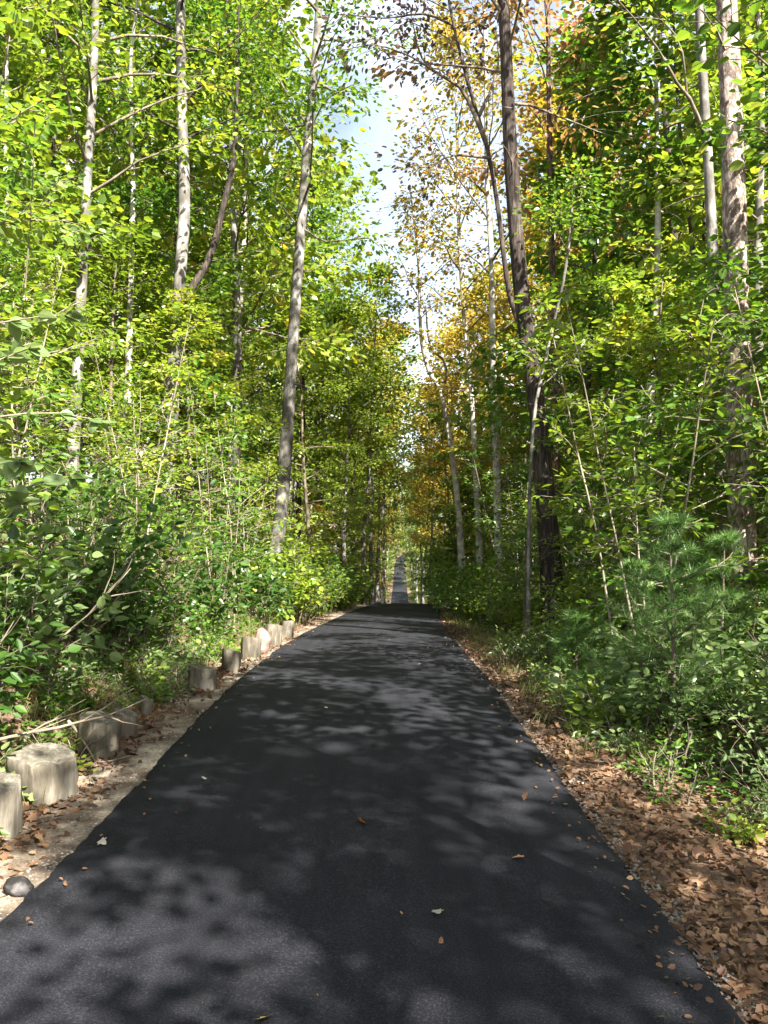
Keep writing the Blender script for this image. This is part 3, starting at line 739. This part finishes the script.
# ------------------------------------------------------------------ broad-leaved sapling reaching in at the left
def big_leaf():
    rng = np.random.default_rng(77); tr = Tubes(); br = Tubes(); lv = ([], [], [])
    P = np.array([(0, 0, 0), (.05, .02, .7), (.0, .0, 1.5), (.1, -.05, 2.4), (.15, 0, 3.4)]); P2, T, H = resample(P, .2)
    tr.add(P2, np.linspace(.022, .008, len(P2)), 8)
    for z, dx, dy, dz in [(1.35, .95, .2, .12), (1.6, .9, -.3, .25), (1.95, 1.0, .35, .12), (2.2, .75, -.1, .3), (1.1, .6, .35, .1), (2.5, .8, .4, .2), (2.9, .5, -.2, .3), (1.75, .3, 1.0, .2), (2.3, .35, .9, .3)]:
        bt = limb(rng, (.05, 0, z), np.array((dx, dy, dz))/np.linalg.norm((dx, dy, dz)), math.hypot(dx, dy), 5, -.02, .1)
        br.add(bt, np.linspace(.009, .004, 6), 5, cap=False)
        for q in range(1, 6):
            n = 7 if q == 5 else 4
            for c in range(n):
                d = (bt[q]-bt[q-1]); d /= np.linalg.norm(d)
                v = d*.7+rng.normal(0, .6, 3)*[1, 1, .35]; v[2] -= .2
                lv[0].append(bt[q][None]); lv[1].append(v[None]); lv[2].append(np.array([rng.uniform(.07, .17)]))
    A, B, C = (np.concatenate(x) for x in lv)
    return tr.mesh('trunk', br), leaves_mesh('crown', A, B, C, rng, 'fine', tilt=.75)
bx, by = -3.05, 5.3
tree_thing('sapling', 'broad-leaved sapling at the left edge with large sunlit leaves', 'sapling', (bx, by, gz(bx, by)-.05), big_leaf(), MAT['bark_stem'], MAT['sage'])

# ------------------------------------------------------------------ wooden posts along the left edge
def make_post(seed, w, h, square=.0):
    rng = np.random.default_rng(seed); n = 28; m = 9
    th = np.arange(n)*2*pi/n
    sq = 1+square*(np.cos(4*th+.3)*-.10)
    lump = 1+.06*np.sin(2*th+rng.random()*6)+.04*np.sin(5*th+rng.random()*6)+.025*np.sin(9*th+rng.random()*6)
    tiltx, tilty = rng.normal(0, .06, 2)
    V = []
    zs = np.concatenate([np.linspace(-.18, h-.02, m-1), [h]])
    for k, z in enumerate(zs):
        r = w/2*sq*lump*(1.06-.06*k/m)*(1+rng.normal(0, .014, n)+.03*np.sin(7*th+z*30*(1+.3*np.sin(th))))
        if k == m-1: r = r*.97
        V.append(np.stack([np.cos(th)*r+tiltx*z, np.sin(th)*r*.9+tilty*z, np.full(n, z)+(k >= m-2)*(rng.normal(0, .004, n)+np.cos(th+seed)*.03)], -1))
    V = np.concatenate(V)
    i = np.arange(m-1)[:, None]*n; j = np.arange(n)[None]; kx = (j+1) % n
    Fq = np.stack([i+j, i+kx, i+n+kx, i+n+j], -1).reshape(-1, 4)
    side = mesh_from('shaft', V, [Fq])
    ring = V[(m-1)*n:]
    c = ring.mean(0)
    V2 = [ring, c+(ring-c)*.55+[0, 0, .004], (c+[0, 0, -.004])[None]]
    a = np.arange(n); b = (a+1) % n
    q = np.stack([a, b, n+b, n+a], -1); t = np.stack([n+a, n+b, np.full(n, 2*n)], -1)
    top = mesh_from('cut_top', np.concatenate(V2), [q, t])
    return side, top
POSTS = [(-8, 838, 62, 68, 'squat wooden post cut by the left edge of the photo'),
         (46, 802, 64, 56, 'widest pale wooden post of the row, second from the left edge'),
         (99, 757, 42, 46, 'sunlit wooden post standing just beyond the widest post'),
         (127, 738, 24, 34, 'narrow post right of the sunlit post, below the weeds'),
         (147, 716, 14, 26, 'thinnest of the posts, alone before a gap in the row'),
         (203, 692, 31, 30, 'slanted-top post after the gap, pale on its right side'),
         (231, 673, 22, 28, 'pale round post, nearer of the touching pair'),
         (251, 660, 20, 27, 'pale round post, farther of the touching pair'),
         (277, 648, 18, 28, 'bright post second from the far end of the row'),
         (296, 640, 16, 23, 'last and farthest post of the row')]
for k, (px, py, w, h, lab) in enumerate(POSTS):
    py -= w*.16; w *= .93; h *= .82
    d = F*CAM_Z/(py-HZ)
    for _ in range(4):
        d = F*(CAM_Z-float(path_z(d)))/(py-HZ)
    x = (px-384)/F*d
    x = min(x, float(path_x(d))-HALF-.5*w/F*d-.05)
    t = thing('wooden_post', lab, 'post', (x, d, float(path_z(d))-.02), 'short wooden posts along the left edge of the path')
    a, b = make_post(400+k, w/F*d, h/F*d, [.5, .9, .7, .4, .3, .8, .2, .2, .6, .5][k])
    obj('shaft', a, MAT['post'], t); obj('cut_top', b, MAT['post_top'], t)
    t.rotation_euler = (0, 0, k*1.3)
    t.location.z -= .02

# ------------------------------------------------------------------ stones
def stone(name, label, loc, s, mat, seed):
    import bmesh
    bm = bmesh.new(); bmesh.ops.create_icosphere(bm, subdivisions=3, radius=1)
    rng = np.random.default_rng(seed); ph = rng.random(6)*6
    for v in bm.verts:
        c = v.co
        f = 1+.14*sin(3*c.x+ph[0])*sin(2.3*c.y+ph[1])+.10*sin(4.7*c.z+ph[2]+2*c.x)+.06*sin(8*c.y+ph[3])
        v.co = (c.x*f*s[0], c.y*f*s[1], c.z*f*s[2])
    me = bpy.data.meshes.new(name); bm.to_mesh(me); bm.free()
    for p in me.polygons: p.use_smooth = True
    o = obj(name, me, mat, loc=loc); o['label'] = label; o['category'] = 'stone'
    return o
stone('stone', 'dark speckled stone lying on the sandy left verge', (-1.68, 3.79, .0), (.065, .06, .05), MAT['stone'], 1)
stone('boulder', 'reddish rounded boulder behind the farther posts on the left', (-1.75, 11.8, .02), (.13, .13, .17), MAT['red_stone'], 2)

# ------------------------------------------------------------------ litter and ground cover
def litter(name, n, fn, size, mat, seed, kind='lobed', tilt=.6, lift=.015):
    rng = np.random.default_rng(seed)
    xy = fn(rng, n); P = np.stack([xy[:, 0], xy[:, 1], ground(xy[:, 0], xy[:, 1])+lift+rng.uniform(0, .02, len(xy))], -1)
    D = rng.normal(0, 1, (len(P), 3)); D[:, 2] *= .25
    S = size*rng.uniform(.5, 1.3, len(P))
    me = lobed_leaves_mesh(name, P, D, S, rng, tilt=tilt) if kind == 'lobed' else leaves_mesh(name, P, D, S, rng, kind, tilt=tilt)
    return obj(name, me, mat, kind='stuff')
def right_band(rng, n):
    y = 2.2+30*rng.random(n)**1.9; u = 1.42+np.abs(rng.beta(1.1, 1.5, n))*4.2
    return np.stack([path_x(y)+u, y], -1)
def right_edge(rng, n):
    y = 2.2+24*rng.random(n)**1.6; u = 1.40+np.abs(rng.normal(0, .35, n))
    return np.stack([path_x(y)+u, y], -1)
def left_band(rng, n):
    y = 3+24*rng.random(n)**1.7; u = -1.75-np.abs(rng.beta(1.1, 2.0, n))*4.0
    return np.stack([path_x(y)+u, y], -1)
def left_edge(rng, n):
    y = 3.4+20*rng.random(n)**1.5; u = -1.48-rng.random(n)**.6*.55
    return np.stack([path_x(y)+u, y], -1)
litter('leaf_litter', 14000, right_band, .055, MAT['litter'], 61)
litter('leaf_litter', 4500, right_edge, .045, MAT['litter'], 62, 'oval')
litter('leaf_litter', 14000, right_band, .05, MAT['litter'], 67, 'oval', .8)
litter('leaf_litter', 9000, left_band, .06, MAT['litter'], 63)
litter('leaf_litter', 2600, left_edge, .045, MAT['litter'], 64, 'oval', .8)
litter('leaf_litter', 700, left_edge, .05, MAT['litter'], 68)
def by_posts(rng, n):
    xs = [(o.location.x, o.location.y) for o in sc.objects if o.name.startswith('wooden_post')]
    c = np.array([xs[q] for q in rng.integers(0, len(xs), n)]); return c+rng.normal(0, 1, (n, 2))*[.13, .24]
litter('leaf_litter', 900, by_posts, .055, MAT['litter'], 69, 'lobed', .8, .03)
def on_path(rng, n):
    y = 2.6+18*rng.random(n)**1.4; u = np.where(rng.random(n) < .88, np.sign(rng.normal(0, 1, n)+.5)*(1.37-np.abs(rng.normal(0, .10, n))), rng.uniform(-1.1, 1.1, n))
    return np.stack([path_x(y)+u, y], -1)
litter('leaf_scraps', 420, on_path, .03, MAT['litter'], 70, 'oval', .5, .05)
def lb2(rng, n):
    y = 4+28*rng.random(n)**1.5; u = -2.2-np.abs(rng.beta(1.0, 1.5, n))*4.5
    return np.stack([path_x(y)+u, y], -1)
def rb2(rng, n):
    y = 5+28*rng.random(n)**1.5; u = 2.3+np.abs(rng.beta(1.0, 1.3, n))*5
    return np.stack([path_x(y)+u, y], -1)
def clumps(fn, per, sd):
    def g(rng, n):
        c = fn(rng, n//per); return np.repeat(c, per, 0)+rng.normal(0, sd, (len(c)*per, 2))
    return g
litter('ground_cover', 9000, clumps(lb2, 9, .12), .075, MAT['green'], 65, 'fine', .5, .08)
litter('ground_cover', 8000, clumps(rb2, 9, .12), .075, MAT['deep'], 66, 'fine', .5, .08)
def under(rng, n):
    y = 24+300*rng.random(n)**1.6; sg = np.where(rng.random(n) < .5, -1, 1)
    u = sg*(2.2+rng.random(n)**1.5*y*.42); return np.stack([path_x(y)+u, y], -1)
def undergrowth(n, mat, seed, size):
    rng = np.random.default_rng(seed); xy = clumps(under, 30, .55)(rng, n); xy = xy[np.abs(xy[:, 0]-path_x(xy[:, 1])) > 1.75]
    P = np.stack([xy[:, 0], xy[:, 1], ground(xy[:, 0], xy[:, 1])+rng.random(len(xy))**1.5*1.5], -1)
    D = rng.normal(0, 1, (len(P), 3)); D[:, 2] *= .4
    obj('undergrowth', leaves_mesh('undergrowth', P, D, size*rng.uniform(.6, 1.2, len(P))*(.6+P[:, 1]/90), rng, 'broad', tilt=.6), mat, kind='stuff')
undergrowth(45000, MAT['lime'], 91, .16)
undergrowth(45000, MAT['green'], 92, .16)
def grass(name, n, fn, hgt, mat, seed):
    rng = np.random.default_rng(seed); xy = fn(rng, n); n = len(xy)
    P = np.stack([xy[:, 0], xy[:, 1], ground(xy[:, 0], xy[:, 1])-.01], -1)
    D = rng.normal(0, .45, (n, 3)); D[:, 2] = 1; h = hgt*rng.uniform(.4, 1.2, n)
    s = rng.normal(0, 1, (n, 3)); s[:, 2] = 0; s /= np.linalg.norm(s, axis=1)[:, None]
    M = P+D*h[:, None]*.6; T = P+D*h[:, None]*[1.35, 1.35, .85]
    V = np.stack([P-s*.003, P+s*.003, M+s*.0025, M-s*.0025, T], 1).reshape(-1, 3); b = np.arange(n)[:, None]*5
    return obj(name, mesh_from(name, V, [b+np.array([[0, 1, 2, 3]]), b+np.array([[3, 2, 4]])], False), mat, kind='stuff')
def gr_right(rng, n):
    y = 6+26*rng.random(n)**1.2; u = 1.6+rng.random(n)*1.2; return np.stack([path_x(y)+u, y], -1)
def gr_left(rng, n):
    y = 4+30*rng.random(n)**1.1; u = -1.9-rng.random(n)*1.0; return np.stack([path_x(y)+u, y], -1)
MAT['grass'] = leaf_mat('verge grass', [(0, (.07, .10, .025)), (.5, (.14, .17, .05)), (1, (.30, .27, .13))])
grass('grass', 6000, clumps(gr_right, 14, .06), .2, MAT['grass'], 71)
grass('grass', 8000, clumps(gr_left, 14, .06), .22, MAT['grass'], 72)
# pebbles along both edges of the asphalt
def pebbles():
    rng = np.random.default_rng(81); V = []; Fs = []; n0 = 0
    base = np.array([(1, 0, 0), (-1, 0, 0), (0, 1, 0), (0, -1, 0), (0, 0, 1), (0, 0, -1)], float)
    fc = np.array([(0, 2, 4), (2, 1, 4), (1, 3, 4), (3, 0, 4), (2, 0, 5), (1, 2, 5), (3, 1, 5), (0, 3, 5)])
    for k in range(5200):
        y = 2.4+13*rng.random()**1.8
        u = (1.40+abs(rng.normal(0, .07))) if k % 2 else -(1.40+abs(rng.normal(0, .16)))
        x = u+float(path_x(y)); s = rng.uniform(.004, .014)
        V.append(base*s*rng.uniform(.6, 1.3, (6, 3))*[1, 1, .7]+[x, y, gz(x, y)+.012]); Fs.append(fc+n0); n0 += 6
    return mesh_from('pebbles', np.concatenate(V), [np.concatenate(Fs)], False)
obj('pebbles', pebbles(), MAT['gravel'], kind='stuff')

# ------------------------------------------------------------------ single leaves fallen on the asphalt
def fallen(px, py, size, mat, lab, seed):
    d = F*CAM_Z/(py-HZ); x = (px-384)/F*d; rng = np.random.default_rng(seed)
    D = rng.normal(0, 1, (1, 3)); D[:, 2] = .15
    me = lobed_leaves_mesh('fallen_leaf', np.array([[0, 0, .0]]), D, np.array([size]), rng, tilt=.35)
    o = obj('fallen_leaf', me, mat, loc=(x, d, float(path_z(d))+.038)); o['label'] = lab; o['category'] = 'leaf'; o['group'] = 'single leaves fallen on the asphalt'
fl = lambda n, c: leaf_mat(n, [(0, c), (1, tuple(min(1, v*1.3) for v in c))], trans=.15, gain=1.1)
O1 = fl('orange fallen leaf', (.42, .17, .03)); B1 = fl('brown fallen leaf', (.24, .13, .07)); Y1 = fl('yellow fallen leaf', (.5, .36, .10)); P1 = MAT['bract']
for k, a in enumerate([(360, 825, .07, O1, 'orange leaf alone in the middle of the asphalt'), (523, 862, .06, B1, 'brown leaf on the right half of the path beside a sunlit patch'),
        (522, 803, .055, B1, 'small reddish brown leaf near the right edge of the path'), (436, 915, .055, P1, 'whitish leaf lying in the large sunlit patch'),
        (270, 1021, .075, Y1, 'pale yellow leaf at the bottom edge of the photo'), (102, 845, .055, P1, 'pale leaf on the left margin of the asphalt'),
        (378, 622, .12, B1, 'tan leaf on the asphalt near the crest'), (205, 783, .04, P1, 'tiny pale leaf near the left edge of the path'), (25, 842, .06, Y1, 'yellow leaf on the sandy left verge')]):
    fallen(*a, 500+k)

# dry fallen branches on the left bank
def dead_branch(px, py, d, dirv, L, lab, seed):
    rng = np.random.default_rng(seed); tb = Tubes(); p = spot(px, py, d); g = gz(p[0], p[1])
    dirv = np.array(dirv, float)/np.linalg.norm(dirv)
    b = limb(rng, (0, 0, 0), dirv, L, 7, 0, .12); tb.add(b, np.linspace(.014, .004, 8), 6)
    for q in range(5):
        k = rng.integers(1, 6); b2 = limb(rng, b[k], dirv+rng.normal(0, .6, 3), L*.35, 4, 0, .15); tb.add(b2, np.linspace(.007, .002, 5), 4, cap=False)
    o = obj('dead_branch', tb.mesh('dead_branch'), MAT['bark_stem'], loc=(p[0], p[1], max(g+.02, min(p[2], g+.2))))
    o['label'] = lab; o['category'] = 'branch'; o['group'] = 'dry branches on the left bank'
dead_branch(-20, 640, 5.2, (1, .3, .35), 1.1, 'dry pale branch poking in from the left edge above the posts', 91)
dead_branch(70, 690, 6.2, (1, -.4, -.22), .8, 'bent dry branch drooping over the sunlit post', 92)
dead_branch(20, 605, 6.5, (.7, .3, .7), 1.2, 'upright dry branch in the dark hollow of the left bank', 93)

# ------------------------------------------------------------------ camera, light, sky
cam = bpy.data.objects.new('camera', bpy.data.cameras.new('camera')); COL.objects.link(cam)
cam.data.sensor_fit = 'VERTICAL'; cam.data.sensor_height = 24; cam.data.lens = 24*F/1024
cam.location = (0, 0, CAM_Z); cam.rotation_euler = (radians(90)+math.atan((HZ-512)/F), 0, 0)
cam.data.clip_start = .05; cam.data.clip_end = 2000
sc.camera = cam

SUN_EL, SUN_AZ = radians(45), math.atan2(.55, -.83)
sd = np.array([sin(SUN_AZ)*cos(SUN_EL), cos(SUN_AZ)*cos(SUN_EL), sin(SUN_EL)])
sun = bpy.data.objects.new('sun', bpy.data.lights.new('sun', 'SUN')); COL.objects.link(sun)
sun.data.energy = 5; sun.data.angle = radians(.53); sun.data.color = (1, .95, .86)
from mathutils import Vector
sun.rotation_euler = Vector(-sd).to_track_quat('-Z', 'Y').to_euler(); sun.location = (0, 0, 30)
w = bpy.data.worlds.new('World'); sc.world = w; w.use_nodes = True
nt = w.node_tree; bg = nt.nodes['Background']
sky = nt.nodes.new('ShaderNodeTexSky'); sky.sky_type = 'NISHITA'; sky.sun_disc = False
sky.dust_density = 3.5; sky.ozone_density = .6; sky.sun_elevation = SUN_EL; sky.sun_rotation = SUN_AZ
tcw = nt.nodes.new('ShaderNodeTexCoord'); nz = nt.nodes.new('ShaderNodeTexNoise'); nz.inputs['Scale'].default_value = 2.6; nz.inputs['Detail'].default_value = 6
nt.links.new(tcw.outputs['Generated'], nz.inputs['Vector'])
sx_ = nt.nodes.new('ShaderNodeSeparateXYZ'); nt.links.new(tcw.outputs['Generated'], sx_.inputs[0])
low = nt.nodes.new('ShaderNodeMapRange'); low.inputs[1].default_value = .0; low.inputs[2].default_value = .7; low.inputs[3].default_value = .34; low.inputs[4].default_value = -.12
nt.links.new(sx_.outputs[2], low.inputs[0])
sm_ = nt.nodes.new('ShaderNodeMath'); sm_.operation = 'ADD'; nt.links.new(nz.outputs['Fac'], sm_.inputs[0]); nt.links.new(low.outputs[0], sm_.inputs[1])
cr_ = ramp(nt, [(.46, (0, 0, 0)), (.72, (1, 1, 1))]); nt.links.new(sm_.outputs[0], cr_.inputs[0])
cm_ = nt.nodes.new('ShaderNodeMix'); cm_.data_type = 'RGBA'; cm_.inputs[7].default_value = (7.0, 7.8, 9.0, 1)
nt.links.new(cr_.outputs[0], cm_.inputs[0]); nt.links.new(sky.outputs[0], cm_.inputs[6])
nt.links.new(cm_.outputs[2], bg.inputs[0]); bg.inputs[1].default_value = .05
sc.view_settings.view_transform = 'Standard'; sc.view_settings.look = 'None'
sc.view_settings.exposure = 2.55; sc.view_settings.gamma = 1
c = sc.cycles
c.max_bounces = 6; c.diffuse_bounces = 2; c.glossy_bounces = 2; c.transmission_bounces = 3; c.transparent_max_bounces = 4
c.caustics_reflective = False; c.caustics_refractive = False
c.use_denoising = True
print('placed', len(PLACED))
